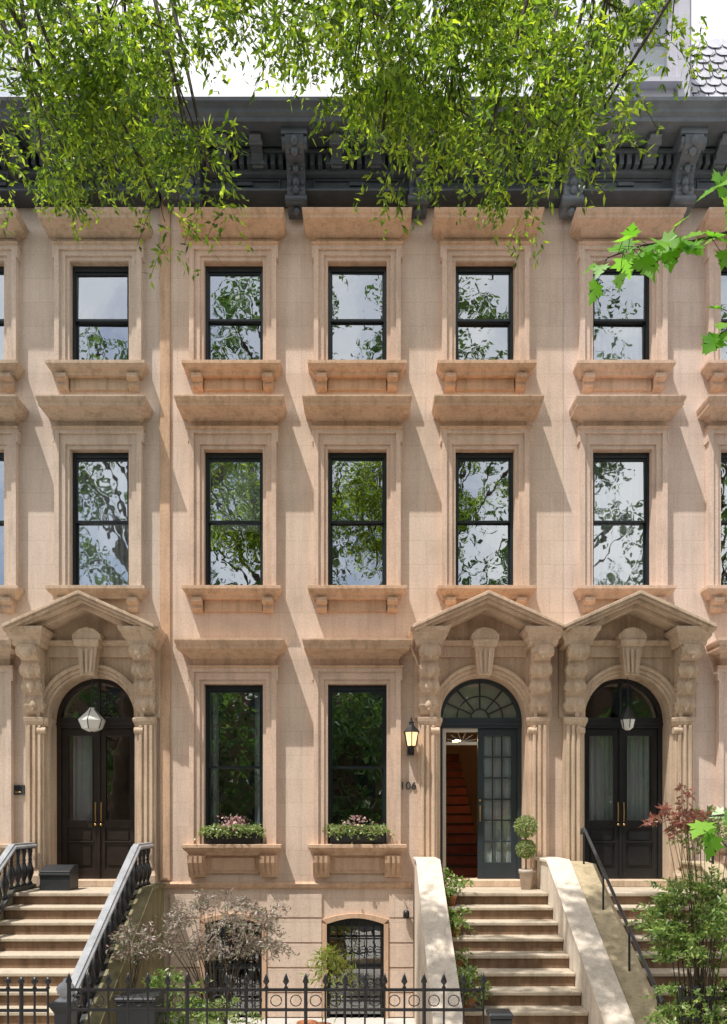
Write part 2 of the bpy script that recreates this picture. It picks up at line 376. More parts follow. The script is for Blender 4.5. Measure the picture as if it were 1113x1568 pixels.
    if kind!='slate':
        leaf(c-r+.065,c-.008,zd,4.46,y); leaf(c+.008,c+r-.065,zd,4.46,y)
        db.box(c-.02,c+.02,y-.025,y,zd,4.46,fm)
        for s in (-1,1):
            db.tube([(c+s*.045,y-.04,3.0),(c+s*.045,y-.05,3.15),(c+s*.045,y-.04,3.3)],.011,'brass',6)
            db.ball((c+s*.045,y-.05,2.95),.022,'brass')
        db.box(c-.02,c+.02,y-.02,y+.03,4.62,5.19,fm)
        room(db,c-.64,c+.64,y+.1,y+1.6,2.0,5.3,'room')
        curtain(db,c-.55,c+.55,y+.2,2.9,4.4,'curtain',.02) if kind=='black' else curtain(db,c-.5,c-.08,y+.25,2.9,4.4,'curtain',.02)
    else:
        for a in (25,52,90,128,155):
            t=math.radians(a)
            db.tube([(c+.14*math.cos(t),y-.01,4.62+.14*math.sin(t)),(c+.6*math.cos(t),y-.01,4.62+.57*math.sin(t))],.014,'sash',6)
        ar=[(c+.14*math.cos(math.pi*i/10),y-.01,4.62+.14*math.sin(math.pi*i/10)) for i in range(11)]; db.tube(ar,.016,'sash',6)
        ar=[(c+.36*math.cos(math.pi*i/16),y-.01,4.62+.34*math.sin(math.pi*i/16)) for i in range(17)]; db.tube(ar,.012,'sash',6)
        db.add([(x,y+.03,z) for x,z in pts],[tuple(range(n+1))],'cream')  # pale sheet behind the fanlight, stands in for light reflected in its panes
        x0=1.79;x1=c+r-.065;z0=zd;z1=4.46;st=.09
        db.box(x0,x0+st,y,y+.05,z0,z1,fm); db.box(x1-st,x1,y,y+.05,z0,z1,fm)
        db.box(x0+st,x1-st,y+.001,y+.049,z0,z0+.26,fm); db.box(x0+st,x1-st,y+.001,y+.049,z1-.12,z1,fm)
        gx0=x0+st;gx1=x1-st;gz0=z0+.26;gz1=z1-.12
        for i in range(1,3): db.box(gx0+(gx1-gx0)*i/3-.011,gx0+(gx1-gx0)*i/3+.011,y+.008,y+.04,gz0,gz1,fm)
        for i in range(1,6): db.box(gx0,gx1,y+.01,y+.038,gz0+(gz1-gz0)*i/6-.011,gz0+(gz1-gz0)*i/6+.011,fm)
        gb.add([(gx0,y+.025,gz0),(gx1,y+.028,gz0),(gx1,y+.024,gz1),(gx0,y+.021,gz1)],[(0,1,2,3)],'glassd')
        curtain(db,gx0-.02,gx1+.02,y+.06,gz0-.05,gz1+.05,'curtain',.006,.06)
        db.tube([(x0+.03,y-.05,3.0),(x0+.03,y-.05,3.25)],.012,'brass',6); db.ball((x0+.03,y-.03,3.33),.02,'brass')
        db.box(c-r+.065,c-r+.12,y-.02,y+.06,zd,4.46,'cream')
        db.box(c-r+.12,x0,y+.0,y+.05,4.20,4.25,'cream'); db.box(c-r+.12,x0,y-.01,y+.06,4.40,4.46,'cream')
        for i in range(6):
            t=math.radians(15+30*i); xc=(c-r+.12+x0)/2
            db.tube([(xc,y+.02,4.25),(xc+.24*math.cos(t),y+.02,4.25+.15*math.sin(t))],.006,'cream',5)
        room(db,c-.66,c+.9,y+.12,y+5,2.05,4.95,'hall')
        for i in range(13):
            db.box(c-.45,c+.2,y+1.0+i*.27,y+1.28+i*.27,2.06,2.21+i*.18,'carpet')
            db.box(c-.47,c+.2,y+.98+i*.27,y+1.28+i*.27,2.212+i*.18,2.24+i*.18,'doorbrown')
        db.tube([(c-.47,y+.9,3.0),(c-.47,y+4.2,5.1)],.03,'doorbrown',6)
        for i in range(12): db.tube([(c-.47,y+1+i*.27,2.2+i*.17),(c-.47,y+1+i*.27,3.02+i*.17)],.012,'cream',5)
        db.ball((c-.2,y+1.3,4.36),.09,'lamp',sz=.5)

def cornice(b,x0,x1,bigs,smalls,m):
    yb=.05
    b.box(x0,x1,-.16,yb,12.42,13.1,m)
    b.mould(x0,x1,[(.18,12.39),(.22,12.41),(.28,12.44),(.28,12.47),(.22,12.49),(.20,12.50)],m,ends=0)
    b.mould(x0,x1,[(.18,12.70),(.24,12.73),(.25,12.78),(.22,12.79)],m,ends=0)
    b.box(x0,x1,-.20,yb,12.79,13.02,m)
    n=int((x1-x0)/.115)
    for i in range(n):
        x=x0+(i+.5)*(x1-x0)/n; b.box(x-.034,x+.034,-.36,-.1,12.775,12.93,m)
    b.box(x0,x1,-.38,yb,12.935,12.985,m)
    b.mould(x0,x1,[(.60,13.02),(.78,13.03),(.79,13.09),(.83,13.12),(.84,13.16),(.90,13.22),(.91,13.27),(.89,13.275)],m,ends=0)
    b.box(x0,x1,-.85,.4,13.20,13.268,m)
    bs=sorted(bigs)
    for x in bs:
        w=.32
        b.box(x-w/2-.03,x+w/2+.03,-.70,yb,12.93,13.03,m)
        pts=[(0,12.95),(.68,12.95),(.72,12.88),(.68,12.78),(.58,12.74),(.45,12.70),(.36,12.62),(.33,12.50),(.36,12.42),(.34,12.30),(.27,12.20),(.18,12.16),(.05,12.18),(0,12.3)]
        b.pryz([(-p,z) for p,z in pts],x-w*.42,x+w*.42,m)
        b.tube([(x-w/2-.02,-.60,12.86),(x+w/2+.02,-.60,12.86)],.09,m,12)
        b.tube([(x-w/2,-.30,12.27),(x+w/2,-.30,12.27)],.075,m,12)
        for z,p,r in ((12.84,.69,.06),(12.74,.62,.06),(12.64,.44,.05),(12.5,.36,.06),(12.38,.37,.05)):
            b.ball((x,-p,z),r,m,8,sz=1.3); b.ball((x-.08,-p+.03,z+.02),r*.7,m,8); b.ball((x+.08,-p+.03,z+.02),r*.7,m,8)
        b.ball((x,-.24,12.15),.06,m,8)
    for x in smalls:
        b.pryz([(0,13.02),(-.62,13.02),(-.64,12.97),(-.58,12.92),(-.42,12.88),(-.36,12.80),(-.30,12.76),(0,12.76)],x-.085,x+.085,m)
        b.tube([(x-.1,-.53,12.95),(x+.1,-.53,12.95)],.055,m,10); b.tube([(x-.1,-.33,12.82),(x+.1,-.33,12.82)],.045,m,10)
    ed=[x0]+bs+[x1]
    for a,c in zip(ed[:-1],ed[1:]):
        if c-a<.6: continue
        a+=.25;c-=.25
        b.box(a,c,-.19,-.1,12.66,12.68,m);b.box(a,c,-.19,-.1,12.54,12.56,m);b.box(a,a+.02,-.19,-.1,12.56,12.66,m);b.box(c-.02,c,-.19,-.1,12.56,12.66,m)
        mid=(a+c)/2; b.box(mid-.12,mid+.12,-.2,-.1,12.58,12.64,m)

ROWS={4:(11.55,9.93,10.74,11.77,12.05),3:(8.68,6.55,7.63,8.98,9.29),2:(5.10,2.66,3.84,5.36,5.70)}
def house(name,x0,x1,wins,door,kind,wm,tm,cm,bigs,smalls,base_w=[],rust=[]):
    E=empty(name); W=MB();T=MB();S=MB();G=MB();C=MB();Dm=MB();A=MB()
    holes=[]
    for (cx,row,ins,cur) in wins:
        zt,zb,zm,za,zh=ROWS[row]
        window(S,T,G,cx,zt,zb,zm,za,zh,tm,row,ins,cur)
        holes.append((cx-.45,cx+.45,zb,zt))
    holes.append((door-.66,door+.66,1.9,5.3))
    for h in base_w: holes.append(h)
    xs=sorted(set([x0,x1]+[v for h in holes for v in h[:2] if x0<v<x1])); zs=sorted(set([-.5,13.0]+[v for h in holes for v in h[2:]]))
    for i in range(len(xs)-1):
        for j in range(len(zs)-1):
            xm=(xs[i]+xs[i+1])/2; zm=(zs[j]+zs[j+1])/2
            if any(h[0]<xm<h[1] and h[2]<zm<h[3] for h in holes): continue
            W.add([(xs[i],0,zs[j]),(xs[i+1],0,zs[j]),(xs[i+1],0,zs[j+1]),(xs[i],0,zs[j+1])],[(0,1,2,3)],wm)
    W.box(x0,x1,9.8,10,-.5,13,wm); W.box(x0,x0+.02,0.01,9.8,-.5,13,wm); W.box(x1-.02,x1,.01,9.8,-.5,13,wm); W.box(x0,x1,0.42,10,13.0,13.15,'slated')
    portal(A,Dm,G,door,kind,'arch' if kind!='slate' else 'archm')
    cornice(C,x0+.02,x1-.02,bigs,smalls,cm)
    segs=[(x0,door-1.08),(door+1.08,x1)]
    for a,c in segs:
        if c-a<.3: continue
        T.mould(a+.01,c-.01,[(.02,1.98),(.06,2.0),(.075,2.05),(.02,2.08)],tm,ends=0)
    for a,c in rust:
        z=.02
        while z<1.9:
            T.box(a,c,-.035,.01,z,min(z+.355,1.96),wm); z+=.38
    for h in base_w:
        cx=(h[0]+h[1])/2; hw=(h[1]-h[0])/2; zt=h[3]; zb=h[2]
        n=10; rise=.09
        pts=[(h[0]+(h[1]-h[0])*i/n, zt-rise+rise*math.sin(math.pi*i/n)) for i in range(n+1)]
        S.prxz([(x,z) for x,z in pts]+[(h[1],zt+.01),(h[0],zt+.01)],-.002,.12,tm)
        out=[(h[0]-.07+(h[1]-h[0]+.14)*i/n, zt-rise+.07+rise*math.sin(math.pi*i/n)) for i in range(n+1)]
        for i in range(n):
            T.prxz([pts[i],pts[i+1],out[i+1],out[i]],-.06,.01,tm)
        T.box(h[0]-.07,h[0],-.06,.01,zb,zt-rise+.0,tm);T.box(h[1],h[1]+.07,-.06,.01,zb,zt-rise,tm)
        S.box(h[0],h[0]+.05,.08,.14,zb,zt,'sash');S.box(h[1]-.05,h[1],.08,.14,zb,zt,'sash');S.box(h[0]+.05,h[1]-.05,.08,.14,zt-.14,zt,'sash');S.box(h[0]+.05,h[1]-.05,.08,.13,.75,.80,'sash')
        G.add([(h[0],.11,zb),(h[1],.11,zb),(h[1],.112,zt),(h[0],.112,zt)],[(0,1,2,3)],'glassd')
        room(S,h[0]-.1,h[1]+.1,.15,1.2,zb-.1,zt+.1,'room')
        for i in range(8):
            x=h[0]+.03+(2*hw-.06)*i/7; T.tube([(x,-.02,zb),(x,-.02,zt-.05)],.011,'iron',6)
        for z in (zb+.25,zb+.75,zb+1.2): T.box(h[0],h[1],-.028,-.010,z,z+.025,'iron')
        for i in range(7):
            x=h[0]+.03+(2*hw-.06)*(i+.5)/7
            for z in (zb+.5,zb+1.0): T.tube([(x+.05*math.cos(t*.7),-.02,z+.05*math.sin(t*.7)) for t in range(9)],.007,'iron',5)
    W.build('walls',E); T.build('stone_trim',E,.008); S.build('sash_windows',E); G.build('window_glass',E); C.build('roof_cornice',E,.006); Dm.build('front_door',E,.003); A.build('door_portal',E,.008)
    return E

XL=PX(250); XR=PX(862)
w=lambda c,r,i='room',cu=None:(c,r,i,cu)
cols=[-1.985,-.095,1.855]
main=house('brownstone_house',XL+.002,XR,[w(cols[0],4),w(cols[1],4),w(cols[2],4,'roomwarm'),
      w(cols[0],3,'room','upper'),w(cols[1],3,'roomwarm'),w(cols[2],3),
      w(cols[0],2,'room','sides'),w(cols[1],2)],1.82,'slate','wall','trim','cornice',
      [PX(283,.5)+.05,PX(452,.5),PX(642,.5)],[PX(v,.5) for v in (340,392,515,575,705,765,820)],[(-.56,.31,.0,1.53),(-2.42,-1.55,.0,1.53)],[(-1.47,-.64),(.39,.76),(-2.95,-2.50)])
cl=[-4.03,-5.93]
left=house('brownstone_house',XL-5.9,XL-.002,[w(cl[0],4),w(cl[1],4),w(cl[0],3,'room','full'),w(cl[1],3),w(-6.0,2)],-4.14,'brown','wallL','trimL','cornice',
      [PX(75,.5),PX(-110,.5)],[PX(v,.5) for v in (20,130,180,-40)])
cr=[3.95,5.90]
right=house('brownstone_house',XR+.004,XR+6.1,[w(cr[0],4,'room','lower'),w(cr[1],4),w(cr[0],3,'room','full'),w(cr[1],3),w(6.05,2)],4.02,'black','wallR','trimR','corniceR',
      [PX(882,.5),PX(1055,.5),PX(1230,.5)],[PX(v,.5) for v in (935,1000,1110)])
pb=MB(); pb.box(XL-.045,XL+.11,-.035,.01,2.1,13.0,'trim'); pb.build('party_strip',main,.006)
# mansard roof with slates on right house
mb=MB()
y0=.42;z0=13.15; 
sl=.30
mb.add([(XR,y0,z0),(XR+6.1,y0,z0),(XR+6.1,y0+3*sl,z0+3),(XR,y0+3*sl,z0+3)],[(0,1,2,3)],'slated')
mb.add([(XR,y0,z0),(XR,y0+3*sl,z0+3),(XR,y0+3,z0+3),(XR,y0+3,z0)],[(0,1,2,3)],'slated')
mb.box(XR,XR+6.1,y0+3*sl,y0+4,z0+2.95,z0+3.05,'slated')
k=0; zz=z0+.05
while zz<z0+3.1:
    off=.13 if k%2 else 0
    x=XR+off
    while x<XR+6:
        def P(dx,dz,o): 
            z=zz+dz; return (x+dx,y0+(z-z0)*sl-o,z)
        mb.add([P(-.118,.16,.012),P(-.118,-.03,.035),P(-.06,-.09,.045),P(.06,-.09,.045),P(.118,-.03,.035),P(.118,.16,.012)],[(0,1,2,3,4,5)],'slate')
        x+=.252
    zz+=.175;k+=1
dx0=PX(940,-.2);dx1=PX(1062,-.2);dc=(dx0+dx1)/2
Gm=MB()
mb.box(dx0,dc-.32,.28,1.6,13.4,16.2,'sashw');mb.box(dc+.32,dx1,.28,1.6,13.4,16.2,'sashw')
mb.box(dx0-.05,dx1+.05,.16,1.6,16.2,16.35,'sashw'); mb.box(dc-.33,dc+.33,.25,1.6,13.4,14.45,'sashw'); mb.box(dc-.42,dc+.42,.12,.4,14.45,14.52,'sashw')
mb.box(dc-.32,dc-.27,.33,.4,14.52,16.2,'sashw');mb.box(dc+.27,dc+.32,.33,.4,14.52,16.2,'sashw');mb.box(dc-.27,dc+.27,.33,.4,15.25,15.31,'sashw')
for s in (-1,1):
    a,c=sorted((dc+s*.38,dc+s*.56)); mb.box(a,c,.20,.28,13.4,16.2,'sashw')
Gm.add([(dc-.28,.36,14.5),(dc+.28,.36,14.5),(dc+.28,.365,16.2),(dc-.28,.365,16.2)],[(0,1,2,3)],'glassd')
mb.box(dc-.28,dc+.28,.5,.52,14.4,15.3,'shade'); room(mb,dc-.3,dc+.3,.42,1.5,14.4,16.15,'room')
mb.build('mansard_roof',right); Gm.build('dormer_glass',right)

# ---------------- stoops ----------------
R=.17;TR=.283;ZL=2.0;PL=.9
def stoop(cx,hw,cheeks,treadm='tread',riserm='riser'):
    E=empty('stone_stoop'); b=MB()
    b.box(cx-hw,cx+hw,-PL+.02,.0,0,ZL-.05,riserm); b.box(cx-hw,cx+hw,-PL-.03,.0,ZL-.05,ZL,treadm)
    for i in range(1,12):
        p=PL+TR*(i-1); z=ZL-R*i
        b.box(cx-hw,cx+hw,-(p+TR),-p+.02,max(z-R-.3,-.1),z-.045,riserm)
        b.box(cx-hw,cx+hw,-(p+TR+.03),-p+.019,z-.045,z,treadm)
    for (xa,xb,zt,m) in cheeks:
        pe=3.75; ze=zt-(pe-PL)*R/TR
        b.pryz([(-.18,-.1),(-.18,zt),(-PL-.02,zt),(-pe,ze),(-pe-.25,ze-.02),(-pe-.25,-.1)],xa,xb,m)
        t=.05
        b.pryz([(-.17,zt+.002),(-.17,zt+t),(-PL-.0,zt+t),(-pe,ze+t),(-pe-.29,ze+t-.02),(-pe-.29,ze-.03),(-pe,ze+.002),(-PL-.02,zt+.002)],xa-.025,xb+.025,m)
    b.build('steps_and_cheek_walls',E,.01); return E
stoop(1.84,.77,[(.77,1.065,2.42,'cheek'),(2.615,2.90,2.42,'cheek')])
stoop(4.03,.76,[(2.97,3.265,2.36,'cheek2'),(4.80,5.08,2.36,'cheek2')])
stoop(-4.10,.86,[(-5.2,-4.965,2.02,'cheek3'),(-3.235,-3.0,2.02,'cheek3')])

def rail(x,z0,topm='ironrail'):
    b=MB()
    pts=[(x,-PL+.12,z0-.03),(x,-PL+.08,z0+.04),(x,-PL,z0+.05),(x,-PL-.1,z0+.0),(x,-3.7,z0-(3.7-PL)*R/TR+.03),(x,-3.85,z0-(3.85-PL)*R/TR+.06)]
    b.tube(pts,.022,topm,8)
    for p in (PL,1.8,2.8,3.7):
        zt=z0-max(0,p-PL)*R/TR; b.tube([(x,-p,zt-.48),(x,-p,zt)],.014,'iron',6)
    return b
rail(3.12,2.86).build('iron_handrail'); 
rail(4.95,2.86).build('iron_handrail')
def balustrade(x,z0=2.62):
    b=MB()
    def zt(p): return z0-max(0,p-PL)*R/TR
    prof=[(-.07,0),(-.07,.03),(-.04,.05),(-.04,.07),(.04,.07),(.04,.05),(.07,.03),(.07,0)]
    path=[(-.2,zt(0)),(-PL-.0,zt(PL)),(-3.4,zt(3.4))]
    vs=[]
    for (y,z) in path:
        for dx,dz in prof: vs.append((x+dx,y,z+dz))
    n=8; fs=[]
    for i in range(2):
        for j in range(n): k=(j+1)%n; fs.append((i*n+j,i*n+k,i*n+n+k,i*n+n+j))
    fs+= [tuple(range(n)),tuple(2*n+i for i in range(n))]
    b.add(vs,fs,'railtop')
    b.pryz([(y,z-.02) for y,z in path]+[(y,z-.001) for y,z in path[::-1]],x-.05,x+.05,'ironrail')
    b.pryz([(y,z-.60) for y,z in path]+[(y,z-.55) for y,z in path[::-1]],x-.05,x+.05,'ironrail')
    p=.3
    while p<3.35:
        z=zt(p)-.56
        b.lathe((x,-p,z),[(.035,0),(.04,.03),(.02,.06),(.03,.10),(.055,.17),(.058,.22),(.035,.30),(.02,.36),(.03,.38),(.02,.40),(.028,.46),(.04,.50),(.035,.55)],'iron',10)
        p+=.205
    p=3.52; z=zt(3.45)+.02
    b.box(x-.11,x+.11,-p-.11,-p+.11,0,z-.95,'ironrail')
    b.box(x-.09,x+.09,-p-.09,-p+.09,z-.95,z-.12,'ironrail')
    for s in (-1,1): b.box(x-.06,x+.06,-p-.1,-p+.1,z-.80,z-.30,'ironrail')
    b.mould(x-.09,x+.09,[(p+.09,z-.14),(p+.11,z-.10),(p+.13,z-.06),(p+.13,z-.02)],'ironrail',yb=-p+.12,ends=1)
    b.lathe((x,-p,z-.02),[(.12,0),(.10,.02),(.06,.04),(.09,.09),(.10,.13),(.07,.18),(.03,.21),(.02,.24)],'railtop',12)
    b.build('cast_iron_balustrade')
balustrade(-3.22); balustrade(-4.98)

# ---------------- fence ----------------
def fence(x0,x1,p,zt,sp=.2,zb=.12,kind=0):
    b=MB(); n=int(round((x1-x0)/sp))
    for z in (zt-.14,zt-.34,zb+.12): b.box(x0,x1,-p-.012,-p+.012,z,z+.028,'iron')
    for i in range(n+1):
        x=x0+(x1-x0)*i/n; big=(i%6==0)
        r=.02 if big else .011
        b.tube([(x,-p,zb-.1),(x,-p,zt-.06)],r,'iron',6)
        b.lathe((x,-p,zt-.12),[(.008,0),(.022,.01),(.022,.02),(.009,.035),(.012,.045),(.036,.075),(.02,.12),(.003,.165 if not kind else .12)],'iron',6,sy=.5)
        if i<n and kind==0:
            xm=x+(x1-x0)/n/2
            b.tube([(xm+.055*math.cos(t*math.pi/6),-p,zt-.235+.055*math.sin(t*math.pi/6)) for t in range(13)],.006,'iron',5)
    b.box(x0-.05,x1+.05,-p-.09,-p+.09,-.0,zb,'tread')
    b.build('iron_fence')
fence(-2.95,1.2,4.15,1.47,.195)
fence(-6.5,-3.1,4.3,1.50,.13,kind=1)
fence(3.12,6.5,4.3,1.42,.15,kind=1)

# ---------------- lanterns ----------------
def wall_lantern(x,z):
    E=MB(); y=-.27
    E.box(x-.05,x+.05,-.13,-.0,z-.12,z+.12,'iron')
    E.tube([(x,-.12,z-.02),(x,-.18,z-.06),(x,y,z-.03)],.012,'iron',6)
    E.tube([(x,-.12,z+.08),(x,-.2,z+.22),(x,y,z+.24)],.009,'iron',6)
    E.lathe((x,y,z),[(.04,-.03),(.075,-.01),(.08,.0)],'iron',6,False)
    E.lathe((x,y,z),[(.07,.002),(.11,.20)],'lampw',6,False)
    for j in range(6):
        q=2*math.pi*(j+.5)/6; E.tube([(x+.075*math.cos(q),y+.075*math.sin(q),z),(x+.117*math.cos(q),y+.117*math.sin(q),z+.205)],.008,'iron',4)
    E.lathe((x,y,z+.20),[(.135,0),(.13,.02),(.07,.08),(.045,.11),(.04,.14),(.05,.15),(.015,.18),(.018,.20),(.003,.25)],'iron',6,False)
    E.lathe((x,y,z-.03),[(.003,-.08),(.015,-.05),(.01,-.03),(.03,0)],'iron',6)
    return E.build('wall_lantern')
wall_lantern(PX(630,.3),PZ(1142,.3))
def pendant(x,zc,y,w,ztop):
    b=MB()
    b.tube([(x,y,zc+.15),(x,y,ztop)],.006,'iron',5)
    b.lathe((x,y,zc),[(w*.2,.16),(w*.25,.14),(w*.4,.10),(w,-.02),(w*1.03,-.04)],'iron' if w<.13 else 'frost',6,False)
    b.lathe((x,y,zc),[(w,-.04),(w*.75,-.16),(w*.3,-.2)],'frost',6,False)
    for j in range(6):
        q=2*math.pi*(j+.5)/6
        b.tube([(x+w*.25*math.cos(q),y+w*.25*math.sin(q),zc+.145),(x+w*1.04*math.cos(q),y+w*1.04*math.sin(q),zc-.03),(x+w*.78*math.cos(q),y+w*.78*math.sin(q),zc-.165)],.007,'iron',4)
    b.ball((x,y,zc-.21),.02,'iron')
    b.build('pendant_lantern')
pendant(-4.14,PZ(1100,.05),-.05,.20,5.2); pendant(4.03,PZ(1098,.05),-.05,.11,5.2)
tx=bpy.data.curves.new('house_number','FONT'); tx.body='106'; tx.size=.17; tx.extrude=.008; tx.align_x='CENTER'
to=bpy.data.objects.new('house_number',tx); sc.collection.objects.link(to); to.rotation_euler=(math.pi/2,0,0); to.location=(PX(627,0)-.02,-.012,PZ(1209)); tx.materials.append(M['ironrail'])
ib=MB(); ib.box(PX(20),PX(38),-.03,0,PZ(1217),PZ(1202),'ironrail'); ib.box(PX(23),PX(35),-.035,-.03,PZ(1210),PZ(1204),'sash'); ib.tube([(PX(25),-.04,PZ(1213)),(PX(33),-.04,PZ(1213))],.008,'brass',5); ib.build('door_intercom')
ib=MB(); ib.lathe((PX(622,.1),-.1,PZ(1400,.1)),[(.03,-.06),(.05,-.05),(.05,.04),(.03,.06)],'iron',8); ib.tube([(PX(622,.1),0,PZ(1400,.1)),(PX(622,.1),-.1,PZ(1400,.1))],.015,'iron'); ib.build('security_light')

# ---------------- foliage ----------------
def norm(a): return a/np.maximum(1e-6,np.linalg.norm(a,axis=1,keepdims=True))
def leaves_obj(name,P,Dr,Nn,L,W,mat,parent=None,shape=None):
    Dr=norm(Dr); S=norm(np.cross(Dr,Nn)); Nn=np.cross(S,Dr); n=len(P)
    L=np.broadcast_to(L,(n,))[:,None]; W=np.broadcast_to(W,(n,))[:,None]
    if shape is None: shape=[(0,0,0),(.4,.5,.12),(1,0,-.05),(.4,-.5,.12)]; faces=[(0,1,2),(0,2,3)]
    else: shape,faces=shape
    k=len(shape); V=np.zeros((n,k,3))
    for j,(a,b,c) in enumerate(shape): V[:,j]=P+Dr*L*a+S*W*b+Nn*W*c
    V=V.reshape(-1,3); fa=np.array(faces); F=(fa[None]+ (np.arange(n)*k)[:,None,None]).reshape(-1,fa.shape[1])
    me=bpy.data.meshes.new(name); me.vertices.add(len(V)); me.vertices.foreach_set('co',V.ravel())
    nf=len(F); q=fa.shape[1]; me.loops.add(nf*q); me.loops.foreach_set('vertex_index',F.ravel()); me.polygons.add(nf)
    me.polygons.foreach_set('loop_start',np.arange(nf)*q); me.polygons.foreach_set('loop_total',np.full(nf,q)); me.update(calc_edges=True); me.validate()
    me.materials.append(M[mat]); o=bpy.data.objects.new(name,me); sc.collection.objects.link(o)
    if parent: o.parent=parent
    return o
def twigs(S,Dm,tl,nl,droop,spread=.8,jit=.015):
    m=len(S); t=np.linspace(.1,1,nl)[None,:,None]; tl=np.broadcast_to(tl,(m,))[:,None,None]
    dn=np.array([0,0,-1.])
    Pt=S[:,None]+Dm[:,None]*t*tl+dn*droop*t*t*tl
    Tn=Dm[:,None]+dn*2*droop*t+0*Pt
    P=Pt.reshape(-1,3)+rng.normal(0,jit,(m*nl,3)); Tn=norm(Tn.reshape(-1,3))
    r=norm(rng.normal(size=(m*nl,3)))
    Dr=norm(Tn*.6+r*spread)
    Nn=norm(rng.normal(size=(m*nl,3))*.7+np.array([0,0,.8]))
    ends=Pt[:,-1]; mids=Pt[:,nl//2]
    return P,Dr,Nn,mids,ends
def ell(n,c,r,hollow=0):
    d=norm(rng.normal(size=(n,3))); u=rng.uniform(hollow,1,(n,1))**(1/3)
    return np.array(c)+d*u*np.array(r)

clumps=[(70,25,115,60),(200,20,105,50),(330,5,85,35),(50,160,80,50),(180,165,85,50),(285,185,40,40),(105,245,38,30),(150,300,14,22),(237,302,14,20),(200,225,48,30),(318,255,20,26),(20,270,22,26),(120,190,80,35),
(450,0,105,35),(560,15,95,45),(505,75,45,22),(625,130,65,50),(585,225,22,26),(700,40,110,60),(690,160,80,52),(740,240,24,20),(640,205,45,22),(820,45,115,62),(830,175,66,50),(833,258,18,20),(785,220,40,22),(900,95,62,42),(885,190,30,30),(930,5,60,28),(925,165,28,28),(1035,-18,55,16),(640,-80,400,35),(150,-80,280,35)]
tA=empty('street_tree'); tB=empty('street_tree')
limA=[(-5.6,-5.4,0),(-5.5,-5.4,3.5),(-5.2,-5.4,7),(-4.3,-5.3,9.8),(-2.9,-5.1,11.2),(-1.2,-5,11.8),(0,-4.9,12.0)]
limB=[(5.4,-5.4,0),(5.3,-5.4,4),(5.0,-5.4,7.4),(4.3,-5.2,10.2),(3.1,-5.1,11.5),(1.5,-5,12.0),(.3,-4.9,12.2)]
for (E,lim,sel) in ((tA,limA,lambda x:x<400),(tB,limB,lambda x:x>=400)):
    tb=MB(); tb.tube(lim,[.26,.22,.18,.12,.085,.055,.03],'bark',10)
    Ps=[];Ds=[];Ns=[]
    for (px,py,rx,ry) in clumps:
        if rx==0 or not sel(px): continue
        p0=rng.uniform(4.0,6.0); s=1200/(D-p0)
        c=np.array([(px-556.5)/s,-p0,CZ+(1250-py)/s]); rr=np.array([rx/s,.55+.3*rx/s,ry/s])
        n=int(max(10,rx*ry/37))
        kk=max(2,n//11); cen=ell(kk,c,rr); S=cen[rng.integers(0,kk,n)]+rng.normal(0,.11,(n,3))
        out=norm(S-c+rng.normal(0,.3,(n,3))); out[:,2]*=.4; out=norm(out)
        P,Dr,Nn,mi,en=twigs(S,out,rng.uniform(.14,.34,n),15,.6,.75,.02)
        Ps.append(P);Ds.append(Dr);Ns.append(Nn)
        L=np.array(lim[3:]); 
        tt=np.linspace(0,1,30); pts=np.concatenate([L[i]+(L[i+1]-L[i])*tt[:,None] for i in range(len(L)-1)])
        pts=pts[np.argmin(((pts-c-np.array([0,0,.8]))**2).sum(1))]
        q=pts; mid=(q+c)/2+np.array([rng.uniform(-.15,.15),0,.25])
        tb.tube([tuple(q),tuple(mid),tuple(c),tuple(c+np.array([rr[0]*.5,0,-rr[2]*.5]))],[.028,.02,.012,.005],'twig',6)
        for a in cen[:14]: tb.tube([tuple(mid*.3+c*.7),tuple((c+a)/2+np.array([0,0,.08])),tuple(a)],[.009,.006,.004],'twig',4)
        for i in range(0,n,2): tb.tube([tuple(S[i]),tuple(mi[i]),tuple(en[i])],.0025,'twig',3,False)
    tb.build('trunk_and_limbs',E)
    P=np.concatenate(Ps);Dd=np.concatenate(Ds);Nn=np.concatenate(Ns)
    leaves_obj('foliage',P,Dd,Nn,rng.uniform(.055,.10,len(P)),rng.uniform(.022,.034,len(P)),'leafsky',E)
    print('LEAVES',len(P))
out=[(-.12,0),(-.02,.10),(-.10,.38),(.10,.30),(.22,.56),(.34,.32),(.42,.36),(.52,.20),(.60,.30),(.70,.14),(1.0,0)]
full=[(a,b) for a,b in out]+[(a,-b) for a,b in out[-2:0:-1]]
shape=[(.2,0,0)]+[(a,b*1.0,(.10*abs(b)-.06*a)) for a,b in full]
nf=len(full); faces=[(0,i+1,(i+1)%nf+1) for i in range(nf)]
mE=empty('maple_tree'); tb=MB()
tb.tube([(3.9,-8.2,0),(3.8,-8.2,3),(3.6,-8.1,6),(3.5,-8,8.5)],[.14,.12,.09,.05],'bark',10)
def q8(px,py,p=8.): s=1200/(D-p); return np.array([(px-556.5)/s,-p,CZ+(1250-py)/s])
br=[[(3.62,-8.1,5.6),tuple(q8(1160,345)),tuple(q8(1060,370)),tuple(q8(985,375)),tuple(q8(930,395))],
    [(3.6,-8.1,6.0),tuple(q8(1180,300)),tuple(q8(1125,275)),tuple(q8(1095,290))],
    [(3.6,-8.1,5.0),tuple(q8(1180,480)),tuple(q8(1130,490)),tuple(q8(1105,510))],
    [(3.8,-8.2,2.6),tuple(q8(1200,1230)),tuple(q8(1130,1245)),tuple(q8(1085,1250))]]
PP=[];DD=[];NN=[]
